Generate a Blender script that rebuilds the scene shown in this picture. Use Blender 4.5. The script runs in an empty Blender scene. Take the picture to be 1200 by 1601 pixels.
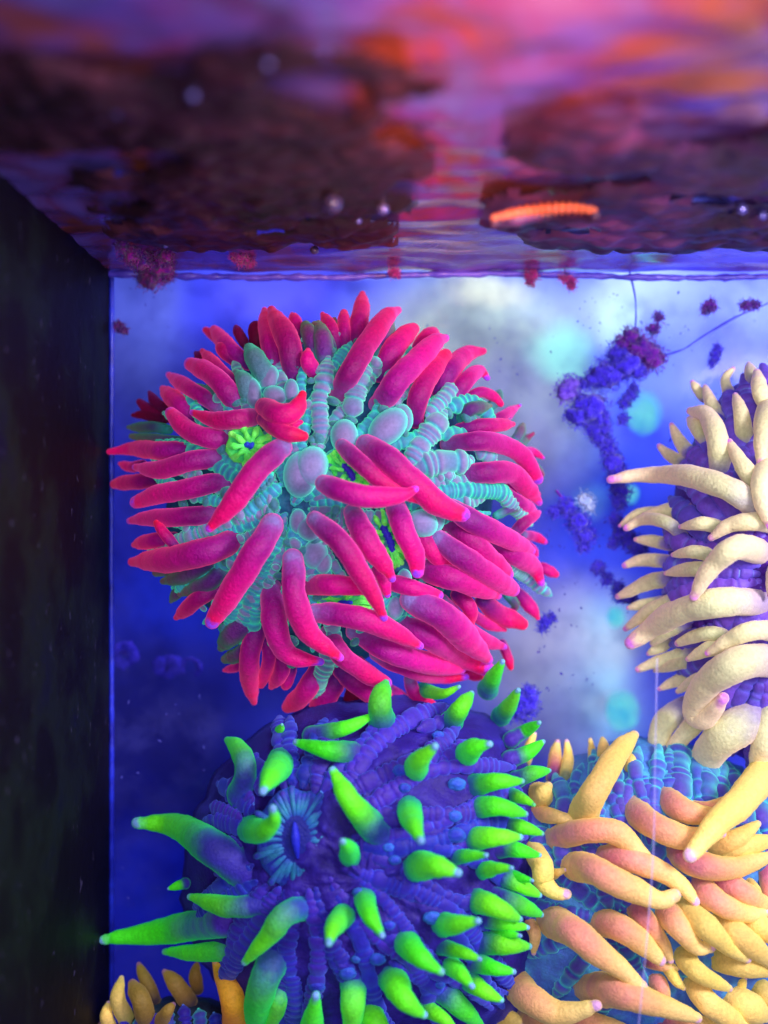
import bpy, math, random
from mathutils import Vector, noise
random.seed(7)
scene = bpy.context.scene
C = scene.collection
U = 0.0002            # metres per unit; at the tank's back pane one unit spans one photo pixel
D = 1800.0            # camera distance from the back pane, in units
CX, CY = 600.0, 800.5

def W(x, d, z):
    """place coordinates (units): x right, d out from the back pane towards the viewer, z up"""
    return Vector((x * U, -d * U, z * U))
def P(px, py, d):
    s = (D - d) / D
    return W((px - CX) * s, d, (CY - py) * s)
def lin(c):
    return tuple(((v / 255) / 12.92 if v / 255 <= 0.04045 else ((v / 255 + 0.055) / 1.055) ** 2.4) for v in c)

# ------------------------------------------------------------------ camera, world, lamps
cam = bpy.data.cameras.new('camera'); co = bpy.data.objects.new('camera', cam); C.objects.link(co)
co.location = W(0, D, 0); co.rotation_euler = (math.radians(90), 0, 0)
cam.sensor_fit = 'VERTICAL'; cam.sensor_height = 24.0
cam.lens = 24.0 * D / 1601.0
cam.clip_start = 0.005; cam.clip_end = 50
cam.dof.use_dof = True; cam.dof.focus_distance = (D - 175) * U
cam.dof.aperture_fstop = cam.lens / (40 * U * 1000)
cam.dof.aperture_blades = 0
scene.camera = co
world = bpy.data.worlds.new('World'); scene.world = world; world.use_nodes = True
bg = world.node_tree.nodes['Background']
bg.inputs[0].default_value = (*lin((120, 110, 235)), 1); bg.inputs[1].default_value = 0.38

def area(name, loc, target, size, power, col, sy=None):
    l = bpy.data.lights.new(name, 'AREA'); l.energy = power; l.color = col
    l.shape = 'RECTANGLE'; l.size = size * U; l.size_y = (sy or size) * U
    o = bpy.data.objects.new(name, l); C.objects.link(o); o.location = loc
    o.rotation_euler = (target - loc).to_track_quat('-Z', 'Y').to_euler()
    return o
area('tank_lamp_right', W(1150, 1500, 330), W(200, 100, -60), 500, 1.75, (0.97, 0.90, 1.0))
area('tank_lamp_front', W(150, 2050, -120), W(-20, 100, 60), 700, 0.50, (0.88, 0.86, 1.0))  # unseen fill added to brighten the anemones and the water underside
area('tank_lamp_top', W(100, 1250, 520), W(0, 120, -300), 380, 0.55, (0.75, 0.8, 1.0))  # unseen fill added from above the frame
area('backdrop_lamp', W(800, -40, 1150), W(300, -420, -330), 700, 1.25, (1.0, 0.95, 0.9))  # unseen light added only to brighten the backdrop
spot = bpy.data.lights.new('orange_lamp', 'SPOT'); spot.energy = 3.4; spot.color = (1, 0.33, 0.07)  # unseen spot added to turn the water underside orange
spot.spot_size = math.radians(40); spot.spot_blend = 1.0; spot.shadow_soft_size = 0.02
so = bpy.data.objects.new('orange_lamp', spot); C.objects.link(so); so.location = W(160, 1350, 235)
so.rotation_euler = (W(110, 850, 405) - so.location).to_track_quat('-Z', 'Y').to_euler()
scene.view_settings.view_transform = 'Standard'; scene.view_settings.look = 'None'
scene.view_settings.exposure = 0.0; scene.view_settings.gamma = 1.0
scene.cycles.max_bounces = 6; scene.cycles.transparent_max_bounces = 8

# ------------------------------------------------------------------ material helpers
def nm(name):
    m = bpy.data.materials.new(name); m.use_nodes = True
    nt = m.node_tree
    return m, nt, nt.nodes['Principled BSDF']
def L(nt, a, b): nt.links.new(a, b)
def N(nt, t, **k):
    n = nt.nodes.new(t)
    for a, b in k.items(): setattr(n, a, b)
    return n
def ramp(nt, stops, interp='LINEAR'):
    r = N(nt, 'ShaderNodeValToRGB'); cr = r.color_ramp; cr.interpolation = interp
    while len(cr.elements) > 1: cr.elements.remove(cr.elements[-1])
    cr.elements[0].position = stops[0][0]; cr.elements[0].color = (*lin(stops[0][1]), 1)
    for p, c in stops[1:]:
        e = cr.elements.new(p); e.color = (*lin(c), 1)
    return r
def noise_tex(nt, scale, detail=3, rough=0.55, coord=None, dist=0.0):
    t = N(nt, 'ShaderNodeTexNoise'); t.inputs['Scale'].default_value = scale
    t.inputs['Detail'].default_value = detail; t.inputs['Roughness'].default_value = rough
    t.inputs['Distortion'].default_value = dist
    if coord is not None: L(nt, coord, t.inputs['Vector'])
    return t
def geo_pos(nt):
    return N(nt, 'ShaderNodeNewGeometry').outputs['Position']
def math_n(nt, op, a, b=None):
    n = N(nt, 'ShaderNodeMath', operation=op)
    for i, v in enumerate((a, b)):
        if v is None: continue
        if isinstance(v, (int, float)): n.inputs[i].default_value = v
        else: L(nt, v, n.inputs[i])
    return n.outputs[0]
def mixc(nt, fac, a, b, mode='MIX'):
    n = N(nt, 'ShaderNodeMix', data_type='RGBA', blend_type=mode)
    for s, v in ((n.inputs[0], fac), (n.inputs[6], a), (n.inputs[7], b)):
        if isinstance(v, (int, float)): s.default_value = v
        elif isinstance(v, tuple): s.default_value = (*v, 1) if len(v) == 3 else v
        else: L(nt, v, s)
    return n.outputs[2]
def bump(nt, bsdf, height, strength, dist):
    b = N(nt, 'ShaderNodeBump'); b.inputs['Strength'].default_value = strength; b.inputs['Distance'].default_value = dist
    L(nt, height, b.inputs['Height']); L(nt, b.outputs[0], bsdf.inputs['Normal'])

def flesh(name, stops, sheen, sw=0.6, attr='t', glow=0.12, rough=0.55, grain=1.0, jit=0.10, rim=None, rimw=0.0, sss=0.0, rpow=1.9):
    """living tissue: pigment runs along the attribute, fine granular skin, velvety sheen, slight fluorescence"""
    m, nt, b = nm(name)
    a = N(nt, 'ShaderNodeAttribute', attribute_name=attr)
    pos = geo_pos(nt)
    n1 = noise_tex(nt, 260, 3, 0.6, pos)  # uneven pigment
    t = math_n(nt, 'ADD', a.outputs['Fac'], math_n(nt, 'MULTIPLY', math_n(nt, 'SUBTRACT', n1.outputs[0], 0.5), jit))
    r = ramp(nt, stops); L(nt, t, r.inputs[0])
    n2 = noise_tex(nt, 900, 4, 0.65, pos)
    v = N(nt, 'ShaderNodeMapRange'); L(nt, n2.outputs[0], v.inputs[0])
    v.inputs[1].default_value = 0.3; v.inputs[2].default_value = 0.7
    v.inputs[3].default_value = 0.80; v.inputs[4].default_value = 1.12
    comb = N(nt, 'ShaderNodeCombineColor')
    for i in range(3): L(nt, v.outputs[0], comb.inputs[i])
    col = mixc(nt, 1.0, r.outputs[0], comb.outputs[0], 'MULTIPLY')
    oi = N(nt, 'ShaderNodeObjectInfo'); hs = N(nt, 'ShaderNodeHueSaturation')      # each piece a little different
    mh = N(nt, 'ShaderNodeMapRange'); L(nt, oi.outputs['Random'], mh.inputs[0]); mh.inputs[3].default_value = .488; mh.inputs[4].default_value = .512
    mv = N(nt, 'ShaderNodeMapRange'); L(nt, math_n(nt, 'FRACT', math_n(nt, 'MULTIPLY', oi.outputs['Random'], 7.3)), mv.inputs[0]); mv.inputs[3].default_value = .78; mv.inputs[4].default_value = 1.12
    L(nt, mh.outputs[0], hs.inputs['Hue']); L(nt, mv.outputs[0], hs.inputs['Value']); L(nt, col, hs.inputs['Color']); col = hs.outputs[0]
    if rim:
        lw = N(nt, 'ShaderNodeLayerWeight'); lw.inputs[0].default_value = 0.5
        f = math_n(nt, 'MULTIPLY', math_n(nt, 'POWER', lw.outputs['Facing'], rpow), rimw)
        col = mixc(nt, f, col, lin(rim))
    L(nt, col, b.inputs['Base Color'])
    b.inputs['Roughness'].default_value = rough
    b.inputs['Specular IOR Level'].default_value = 0.25
    b.inputs['Sheen Weight'].default_value = sw; b.inputs['Sheen Roughness'].default_value = 0.35
    b.inputs['Sheen Tint'].default_value = (*lin(sheen), 1)
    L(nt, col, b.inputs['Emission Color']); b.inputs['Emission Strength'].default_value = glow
    if sss:
        b.inputs['Subsurface Weight'].default_value = sss
        b.inputs['Subsurface Radius'].default_value = (1, 0.6, 0.8); b.inputs['Subsurface Scale'].default_value = 0.002
    n3 = noise_tex(nt, 1250, 3, 0.65, pos)
    bump(nt, b, n3.outputs[0], 0.6 * grain, 0.0006)
    return m

# ------------------------------------------------------------------ object helpers
def tag(o, label=None, cat=None, group=None, kind=None):
    if label: o['label'] = label
    if cat: o['category'] = cat
    if group: o['group'] = group
    if kind: o['kind'] = kind
    return o
def empty(name, loc):
    o = bpy.data.objects.new(name, None); C.objects.link(o); o.location = loc; o.empty_display_size = 0.01
    return o
def link(name, verts, faces, mat, parent=None, attrs=None, smooth=True):
    me = bpy.data.meshes.new(name)
    if parent is not None:
        b = parent
        off = Vector((0, 0, 0))
        while b is not None: off += b.location; b = b.parent
        verts = [v - off for v in verts]
    me.from_pydata([tuple(v) for v in verts], [], faces)
    if smooth: me.polygons.foreach_set('use_smooth', [True] * len(me.polygons))
    for k, vals in (attrs or {}).items():
        at = me.attributes.new(k, 'FLOAT', 'POINT'); at.data.foreach_set('value', vals)
    me.materials.append(mat); me.update()
    o = bpy.data.objects.new(name, me); C.objects.link(o)
    if parent is not None: o.parent = parent
    return o

def catmull(pts, n):
    if len(pts) == 2: pts = [pts[0], tuple((a + b) / 2 for a, b in zip(*pts)), pts[1]]
    e = [tuple(2 * a - b for a, b in zip(pts[0], pts[1]))] + list(pts) + [tuple(2 * a - b for a, b in zip(pts[-1], pts[-2]))]
    dense = []
    for i in range(1, len(e) - 2):
        p0, p1, p2, p3 = e[i - 1:i + 3]
        for k in range(16):
            t = k / 16
            dense.append(tuple(0.5 * ((2 * b) + (-a + c) * t + (2 * a - 5 * b + 4 * c - d) * t * t + (-a + 3 * b - 3 * c + d) * t ** 3)
                               for a, b, c, d in zip(p0, p1, p2, p3)))
    dense.append(tuple(e[-2]))
    cum = [0]
    for a, b in zip(dense, dense[1:]): cum.append(cum[-1] + math.dist(a, b))
    out = []; j = 0
    for k in range(n + 1):
        s = cum[-1] * k / n
        while j < len(cum) - 2 and cum[j + 1] < s: j += 1
        f = (s - cum[j]) / max(1e-9, cum[j + 1] - cum[j])
        out.append(tuple(a + (b - a) * f for a, b in zip(dense[j], dense[j + 1])))
    return out, cum[-1]
def lerp_tab(tab, t):
    for (a, x), (b, y) in zip(tab, tab[1:]):
        if t <= b:
            f = (t - a) / (b - a); f = f * f * (3 - 2 * f) * 0.5 + f * 0.5
            return x + (y - x) * f
    return tab[-1][1]

def tube(pts, rfun, segs=16, step=3.6, cap0=True, cap1=True, flat=1.0, rough=0.02, seed=0.0, extra=None, wob=0.0):
    """pts: (px, py, d) control points -> world verts, faces, attribute lists"""
    n = max(6, int(sum(math.dist(a, b) for a, b in zip(pts, pts[1:])) / step))
    c, length = catmull(pts, n)
    if wob:
        c = [(x + wob * noise.noise((seed + x * .02, y * .02, 1)), y + wob * noise.noise((seed, x * .02, y * .02)), d) for x, y, d in c]
    cen = [P(*q) for q in c]
    tans = []
    for i in range(len(cen)):
        a = cen[max(0, i - 1)]; b = cen[min(len(cen) - 1, i + 1)]
        tans.append((b - a).normalized())
    up = Vector((0, -1, 0))
    nrm = up - tans[0] * up.dot(tans[0])
    if nrm.length < 0.1: nrm = Vector((1, 0, 0)) - tans[0] * tans[0].x
    nrm.normalize()
    V, F, T, Cr = [], [], [], []
    rings = []
    def ring(center, tan, nr, rr, t, cr):
        bi = tan.cross(nr); k = len(V)
        for s in range(segs):
            a = 2 * math.pi * s / segs
            dirv = nr * math.cos(a) * flat + bi * math.sin(a)
            q = center + dirv * rr
            j = 1 + rough * noise.noise(q * 1150 + Vector((seed, 0, 0))) + 1.8 * rough * noise.noise(q * 240 + Vector((0, seed, 0)))
            V.append(center + dirv * rr * j); T.append(t); Cr.append(cr)
        rings.append(k)
    r0 = rfun(0.0, 0)[0]; r1 = rfun(1.0, length)[0]
    caps = 4
    for i, q in enumerate(cen):
        t = i / n
        nrm = nrm - tans[i] * nrm.dot(tans[i]); nrm.normalize()
        sc = (D - c[i][2]) / D * U
        rr, cr = rfun(t, t * length)
        if i == 0 and cap0:
            for k in range(caps):
                a = math.pi / 2 * (1 - k / caps) * 0.97
                ring(q - tans[0] * r0 * sc * math.sin(a), tans[0], nrm, r0 * sc * math.cos(a), 0.0, cr)
        ring(q, tans[i], nrm, rr * sc, t, cr)
        if i == n and cap1:
            for k in range(1, caps + 1):
                a = math.pi / 2 * k / caps * 0.97
                ring(q + tans[-1] * r1 * sc * math.sin(a), tans[-1], nrm, r1 * sc * math.cos(a), 1.0, cr)
    for a, b in zip(rings, rings[1:]):
        for s in range(segs):
            s2 = (s + 1) % segs
            F.append((a + s, a + s2, b + s2, b + s))
    F.append(tuple(reversed(range(rings[0], rings[0] + segs)))); F.append(tuple(range(rings[-1], rings[-1] + segs)))
    return V, F, T, Cr

def parse(txt):
    out = []
    for ln in txt.strip().splitlines():
        ln = ln.split('#')[0].strip()
        if not ln: continue
        head, body = ln.split(':')
        h = head.split()
        out.append((float(h[0]), float(h[1]), h[2] if len(h) > 2 else '', [tuple(float(v) for v in p.split(',')) for p in body.split()]))
    return out

class Dome:
    def __init__(s, cx, cy, rx, ry, H, base=40, p=2.4, q=0.6, n=2.0):
        s.n = n
        s.cx, s.cy, s.rx, s.ry, s.H, s.base, s.p, s.q = cx, cy, rx, ry, H, base, p, q
    def rho(s, x, y):
        n = s.n if x > s.cx else 2.0
        return (abs((x - s.cx) / s.rx) ** n + abs((y - s.cy) / s.ry) ** n) ** (1 / n)
    def d(s, x, y):
        r = s.rho(x, y)
        return s.base + (s.H * (1 - r ** s.p) ** s.q if r < 1 else -min(s.base * 0.6, (r - 1) * 90))
    def mesh(s, name, mat, parent, fold=5, seed=0, nr=40, na=120, k_=0.88):
        V, F, T = [], [], []
        for i in range(nr + 1):
            r = (i / nr) ** 0.8
            for j in range(na):
                a = 2 * math.pi * j / na
                nn = s.n if math.cos(a) > 0 else 2.0; g_ = r / (abs(math.cos(a)) ** nn + abs(math.sin(a)) ** nn) ** (1 / nn)
                x = s.cx + s.rx * g_ * math.cos(a); y = s.cy + s.ry * g_ * math.sin(a)
                d = s.d(x, y) - (0 if r < .9 else (r - .9) * 10 * s.base * .5)
                x = s.cx + (x - s.cx) * k_; y = s.cy + (y - s.cy) * k_
                f = noise.noise((x * .03 + seed, y * .03, 0)) * fold + abs(noise.noise((x * .07, y * .07, seed))) * fold * 1.5
                w = 1 + (0.05 * noise.noise((math.cos(a) * 3 + seed, math.sin(a) * 3, 0)) + .03 * noise.noise((math.cos(a) * 14 + seed, math.sin(a) * 14, 0))) * r
                x = s.cx + (x - s.cx) * w; y = s.cy + (y - s.cy) * w
                V.append(P(x, y, d + f)); T.append(min(1, abs(f) / (fold * 2)))
        k = (nr + 1) * na
        for j in range(na):       # skirt down to the pane
            a = 2 * math.pi * j / na
            V.append(P(s.cx + s.rx * .7 * math.cos(a), s.cy + s.ry * .7 * math.sin(a), 2)); T.append(0)
        for i in range(nr + 1):
            for j in range(na):
                j2 = (j + 1) % na
                F.append((i * na + j, (i + 1) * na + j, (i + 1) * na + j2, i * na + j2))
        return link(name, V, F, mat, parent, {'t': T})

# ------------------------------------------------------------------ materials
M = {}
# red anemone
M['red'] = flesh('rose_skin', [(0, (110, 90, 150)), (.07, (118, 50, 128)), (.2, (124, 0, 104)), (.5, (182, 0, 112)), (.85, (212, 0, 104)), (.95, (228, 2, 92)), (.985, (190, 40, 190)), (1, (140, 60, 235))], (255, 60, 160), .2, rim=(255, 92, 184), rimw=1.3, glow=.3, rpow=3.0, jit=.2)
M['redplain'] = flesh('rose_skin_plain', [(0, (80, 8, 100)), (.3, (140, 0, 104)), (.7, (196, 0, 106)), (1, (228, 6, 84))], (255, 60, 130), .2, rim=(255, 84, 150), rimw=1.3, glow=.3, rpow=3.0, jit=.2)
M['purple'] = flesh('plum_skin', [(0, (50, 150, 150)), (.25, (80, 30, 118)), (.7, (120, 4, 104)), (1, (160, 6, 100))], (90, 255, 180), .12, rim=(60, 225, 150), rimw=.6)
M['darkred'] = flesh('dark_red_skin', [(0, (86, 10, 60)), (1, (150, 8, 66))], (160, 60, 110), .3)
M['teal'] = flesh('teal_skin', [(0, (62, 120, 140)), (.5, (84, 118, 140)), (1, (104, 80, 124))], (90, 255, 200), .7, rim=(70, 235, 160), rimw=.7)
M['bubble'] = flesh('bubble_skin', [(0, (120, 104, 150)), (.4, (100, 108, 152)), (.8, (66, 150, 165)), (1, (66, 190, 170))], (110, 255, 215), .4, rim=(120, 255, 220), rimw=1.3, grain=.3, glow=.25)
M['redrow'] = flesh('oral_fold_skin', [(0, (112, 100, 150)), (.35, (84, 110, 152)), (.65, (56, 150, 160)), (.9, (80, 235, 180)), (1, (50, 200, 150))], (90, 255, 200), .4, attr='c', rim=(130, 255, 210), rimw=1.2, grain=.3, glow=.3)
M['redrow2'] = flesh('oral_fold_teal_skin', [(0, (52, 110, 150)), (.4, (44, 140, 160)), (.8, (50, 215, 170)), (1, (40, 230, 130))], (80, 255, 190), .4, attr='c', rim=(90, 255, 180), rimw=1.2, grain=.3, glow=.35)
M['redbody'] = flesh('oral_disc_skin', [(0, (20, 66, 110)), (.5, (36, 120, 145)), (1, (50, 190, 160))], (90, 230, 210), .3)
M['mouthgreen'] = flesh('mouth_green', [(0, (24, 120, 90)), (.4, (60, 200, 90)), (.8, (110, 245, 90)), (1, (130, 250, 110))], (160, 255, 140), .4, glow=.2)
M['slit'] = flesh('mouth_blue', [(0, (30, 30, 190)), (1, (36, 36, 200))], (80, 80, 230), .2)
# green anemone
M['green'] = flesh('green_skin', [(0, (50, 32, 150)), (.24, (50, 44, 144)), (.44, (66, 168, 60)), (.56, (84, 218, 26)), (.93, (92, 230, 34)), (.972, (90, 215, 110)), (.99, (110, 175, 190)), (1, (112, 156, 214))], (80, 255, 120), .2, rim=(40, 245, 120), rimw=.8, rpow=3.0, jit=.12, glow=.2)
M['greenfull'] = flesh('green_skin_plain', [(0, (46, 50, 160)), (.18, (46, 90, 140)), (.32, (70, 190, 64)), (.5, (88, 224, 28)), (.93, (92, 230, 34)), (.972, (90, 215, 110)), (.99, (110, 175, 190)), (1, (112, 156, 214))], (80, 255, 120), .2, rim=(40, 245, 120), rimw=.8, rpow=3.0, jit=.12, glow=.2)
M['greenrow'] = flesh('indigo_fold_skin', [(0, (46, 26, 146)), (.6, (42, 34, 164)), (.82, (56, 70, 200)), (1, (90, 140, 230))], (110, 130, 255), .4, attr='c', rim=(90, 120, 240), rimw=1.0, grain=.5)
M['greenbody'] = flesh('indigo_disc_skin', [(0, (28, 18, 108)), (.5, (34, 28, 140)), (1, (44, 60, 180))], (90, 110, 240), .3)
M['ray'] = flesh('mouth_ray_skin', [(0, (36, 40, 180)), (.25, (38, 76, 165)), (.6, (42, 118, 160)), (1, (44, 44, 160))], (90, 190, 220), .2, rim=(60, 150, 185), rimw=.5, grain=.6, jit=.5)
M['bud'] = flesh('cyan_bud_skin', [(0, (44, 60, 180)), (1, (50, 110, 195))], (100, 180, 240), .3)
# orange anemone
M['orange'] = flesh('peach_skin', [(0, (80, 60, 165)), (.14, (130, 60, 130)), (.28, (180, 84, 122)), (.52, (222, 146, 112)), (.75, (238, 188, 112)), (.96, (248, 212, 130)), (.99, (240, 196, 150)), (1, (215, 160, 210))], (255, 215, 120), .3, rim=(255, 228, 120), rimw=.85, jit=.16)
M['yellow'] = flesh('amber_skin', [(0, (110, 120, 90)), (.12, (190, 170, 90)), (.35, (228, 190, 106)), (.75, (244, 204, 98)), (.96, (248, 216, 120)), (.99, (242, 204, 150)), (1, (218, 170, 205))], (255, 225, 130), .3, rim=(255, 236, 130), rimw=.8)
M['orangerow'] = flesh('teal_fold_skin', [(0, (66, 52, 160)), (.5, (52, 80, 170)), (.8, (56, 170, 185)), (1, (80, 225, 200))], (110, 240, 230), .5, attr='c', rim=(100, 235, 220), rimw=1.1, grain=.5)
M['orangebody'] = flesh('violet_disc_skin', [(0, (70, 90, 190)), (.5, (70, 140, 195)), (1, (80, 200, 205))], (100, 200, 240), .3)
# cream anemone
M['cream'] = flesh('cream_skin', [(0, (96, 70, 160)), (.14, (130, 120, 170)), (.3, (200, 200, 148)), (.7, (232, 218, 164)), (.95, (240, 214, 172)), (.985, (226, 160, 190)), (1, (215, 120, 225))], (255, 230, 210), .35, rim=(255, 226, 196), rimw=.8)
M['creamrow'] = flesh('violet_fold_skin', [(0, (100, 66, 180)), (.6, (104, 84, 200)), (1, (130, 160, 232))], (140, 150, 255), .4, attr='c', rim=(105, 120, 225), rimw=.5, grain=.5)
M['creambody'] = flesh('purple_disc_skin', [(0, (62, 24, 130)), (.5, (84, 36, 150)), (1, (90, 70, 190))], (130, 110, 240), .3)
# dull orange anemone
M['dull'] = flesh('ochre_skin', [(0, (60, 46, 60)), (.3, (140, 104, 50)), (.9, (176, 140, 60)), (1, (170, 110, 170))], (220, 180, 120), .4, rim=(200, 160, 90), rimw=.4)
M['tang'] = flesh('tangerine_skin', [(0, (200, 110, 30)), (.5, (232, 152, 40)), (.92, (240, 176, 64)), (1, (205, 130, 220))], (255, 180, 100), .5, rim=(250, 110, 60), rimw=.5)
M['dullbody'] = flesh('murky_disc_skin', [(0, (26, 22, 50)), (1, (38, 70, 90))], (60, 130, 140), .3)

PROF = {
 'red': [(0, .80), (.12, .95), (.35, 1.0), (.62, .94), (.82, .72), (.95, .42), (1, .34)],
 'redblunt': [(0, .85), (.3, 1.0), (.75, .94), (.93, .72), (1, .60)],
 'green': [(0, 1.2), (.2, 1.04), (.45, .96), (.7, .76), (.9, .48), (.965, .33), (.985, .35), (1, .31)],
 'arm': [(0, .95), (.25, 1.0), (.55, .90), (.8, .68), (.93, .48), (.975, .36), (1, .34)],
 'armblunt': [(0, .9), (.3, 1.0), (.7, .88), (.95, .56), (1, .46)],
}
def tentacles(root, dome, txt, defmat, prof, L0=0, seed=0, lvl=11, lift=0, name='tentacle', alt=None, rs=1.0):
    for k, (lv, r, flag, pts) in enumerate(parse(txt)):
        mat = M[(alt or {}).get(flag[:1], defmat)] if flag else M[defmat]
        pr = PROF['redblunt' if prof == 'red' and (k * 7 + seed) % 3 == 0 else ('armblunt' if prof == 'arm' and (k * 5) % 4 == 3 else prof)]
        r *= rs * (1 + .07 * math.sin(k * 2.7))
        pl = sum(math.dist(a, b) for a, b in zip(pts, pts[1:]))
        lz = math.sqrt(max(0, L0 * L0 - pl * pl)) if L0 else 0
        lz = min(lz, pl * 1.6 + 12)
        cum = 0; q = []
        for i, p in enumerate(pts):
            if i: cum += math.dist(p, pts[i - 1])
            t = cum / max(pl, 1)
            d = dome.d(*p) + r * .75 + lv * lvl + lz * t + lift * t
            if i == 0: d = d - r * 1.35 if prof == 'red' and lv > 2 else min(d - r * 1.5, dome.d(*p) - r * .75)
            q.append((p[0], p[1], d))
        for i in range(len(q) - 2, -1, -1):      # never dive steeply into the body
            q[i] = (q[i][0], q[i][1], max(q[i][2], q[i + 1][2] - 110))
        sd = seed * 13.7 + k * 3.1
        ph = noise.noise((sd, 0, 0)) * 3
        def rf(t, s): return r * lerp_tab(pr, t) * (1 + .10 * noise.noise((t * 3.2 + sd, ph, 0)) + .03 * noise.noise((t * 14 + sd, ph, 2))), 0
        V, F, T, Cr = tube(q, rf, segs=16, step=3.4, seed=sd, rough=.034, wob=3.0)
        link(name, V, F, mat, root, {'t': T})

def fold_row(root, dome, pts, r, bead, mat, seed=0, name='fold_row', lift=0.0, asym=.55, flat=.75):
    q = [(x, y, dome.d(x, y) + r * .15 + lift) for x, y in pts]
    def rf(t, s):
        ph = (s / bead + 1.3 * noise.noise((s * .035 + seed, seed, 0)) + seed); kb = math.floor(ph); ph -= kb
        b = math.sin(math.pi * ph ** asym)
        taper = min(1, t * 5 + .35, (1 - t) * 5 + .35)
        return r * taper * (.62 + .38 * max(0, b) ** .5 * (1 + .5 * noise.noise((kb * 1.7, seed, 3)))) * (1 + .12 * noise.noise((s * .05, seed, 3))), 1 - max(0, b) ** .5
    V, F, T, Cr = tube(q, rf, segs=14, step=2.2, seed=seed, rough=.015, flat=flat)
    return link(name, V, F, mat, root, {'t': T, 'c': Cr})

def blob(root, px, py, d, rx, ry, rd, mat, name='vesicle', rot=0.0, rings=14, segs=22, lump=.03, seed=0.0):
    V, F, T = [], [], []
    ca, sa = math.cos(rot), math.sin(rot)
    for i in range(rings + 1):
        th = math.pi * i / rings
        for j in range(segs):
            a = 2 * math.pi * j / segs
            x, y, z = math.sin(th) * math.cos(a), math.sin(th) * math.sin(a), math.cos(th)
            k = 1 + lump * noise.noise((x * 2 + seed, y * 2, z * 2))
            X, Y = x * rx * k, y * ry * k
            V.append(P(px + X * ca - Y * sa, py + X * sa + Y * ca, d + z * rd * k)); T.append(1 - max(0, z))
    for i in range(rings):
        for j in range(segs):
            j2 = (j + 1) % segs
            F.append((i * segs + j, (i + 1) * segs + j, (i + 1) * segs + j2, i * segs + j2))
    return link(name, V, F, mat, root, {'t': T, 'c': T})

# ------------------------------------------------------------------ the tank (setting)
SURF = 372.0     # height of the water line above the lens axis
WALLX = -428.0
# backdrop behind the pane: what stands in the next compartment, far out of focus
def backdrop_mat():
    m, nt, b = nm('backdrop_rock_and_water')
    pos = geo_pos(nt)
    nz = noise_tex(nt, 22, 3, .6, pos)
    off = N(nt, 'ShaderNodeVectorMath', operation='MULTIPLY_ADD')
    L(nt, nz.outputs['Color'], off.inputs[0]); off.inputs[1].default_value = (.022, 0, .022); 
    L(nt, pos, off.inputs[2])
    col = lin((66, 78, 228))
    DB = 420; s = (D + DB) / D
    blobs = [(230, 1230, 210, 300, (14, 18, 122), 1), (215, 500, 90, 190, (98, 116, 208), .9), (290, 930, 160, 120, (26, 56, 226), .8),
             (240, 1400, 140, 120, (22, 44, 206), .8), (420, 450, 90, 60, (92, 96, 236), .7),
             (740, 540, 220, 150, (146, 172, 160), 1), (800, 660, 160, 150, (140, 152, 172), 1), (870, 545, 62, 52, (140, 222, 196), .9),
             (760, 455, 70, 30, (188, 200, 170), .8), (835, 720, 40, 70, (120, 120, 160), .6),
             (1000, 470, 110, 80, (166, 196, 240), .9), (1130, 540, 190, 150, (118, 140, 255), .9), (960, 500, 40, 40, (176, 216, 222), .7),
             (900, 880, 110, 110, (66, 86, 244), .9), (900, 1045, 185, 150, (226, 218, 226), 1), (860, 1120, 70, 50, (140, 140, 190), .6),
             (920, 780, 36, 30, (130, 170, 240), .9), (1040, 1000, 60, 160, (52, 48, 226), .7)]
    for (px, py, rx, ry, c, k) in blobs:
        mp = N(nt, 'ShaderNodeMapping'); mp.vector_type = 'TEXTURE'
        cen = W((px - CX) * s, 0, (CY - py) * s)
        mp.inputs['Location'].default_value = (cen.x + .011, 0, cen.z + .011)
        mp.inputs['Scale'].default_value = (rx * s * U, 1000, ry * s * U)
        L(nt, off.outputs[0], mp.inputs[0])
        ln = N(nt, 'ShaderNodeVectorMath', operation='LENGTH'); L(nt, mp.outputs[0], ln.inputs[0])
        mr = N(nt, 'ShaderNodeMapRange', interpolation_type='SMOOTHSTEP'); L(nt, ln.outputs['Value'], mr.inputs[0])
        mr.inputs[1].default_value = 1.25; mr.inputs[2].default_value = .35; mr.inputs[3].default_value = 0; mr.inputs[4].default_value = k
        col = mixc(nt, mr.outputs[0], col, lin(c))
    nb = noise_tex(nt, 55, 4, .6, pos); rb = ramp(nt, [(.3, (196, 196, 214)), (.55, (255, 255, 255))]); L(nt, nb.outputs[0], rb.inputs[0])
    col = mixc(nt, 1.0, col, rb.outputs[0], 'MULTIPLY')
    L(nt, col, b.inputs['Base Color']); b.inputs['Roughness'].default_value = .9; b.inputs['Specular IOR Level'].default_value = .05
    L(nt, col, b.inputs['Emission Color']); b.inputs['Emission Strength'].default_value = .0
    return m
V = []; F = []
nx, nz_ = 60, 70
for j in range(nz_ + 1):
    for i in range(nx + 1):
        x = -1300 + 2900 * i / nx; z = -1500 + 2700 * j / nz_
        V.append(W(x, -420 + 26 * noise.noise((x * .006, z * .006, 2)), z))
for j in range(nz_):
    for i in range(nx):
        a = j * (nx + 1) + i; F.append((a, a + 1, a + nx + 2, a + nx + 1))
tag(link('backdrop', V, F, backdrop_mat()), kind='structure')

def box(name, x0, x1, d0, d1, z0, z1, mat, parent=None):
    V = [W(x, d, z) for x in (x0, x1) for d in (d0, d1) for z in (z0, z1)]
    F = [(0, 1, 3, 2), (4, 6, 7, 5), (0, 4, 5, 1), (2, 3, 7, 6), (0, 2, 6, 4), (1, 5, 7, 3)]
    return link(name, V, F, mat, parent, smooth=False)
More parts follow.
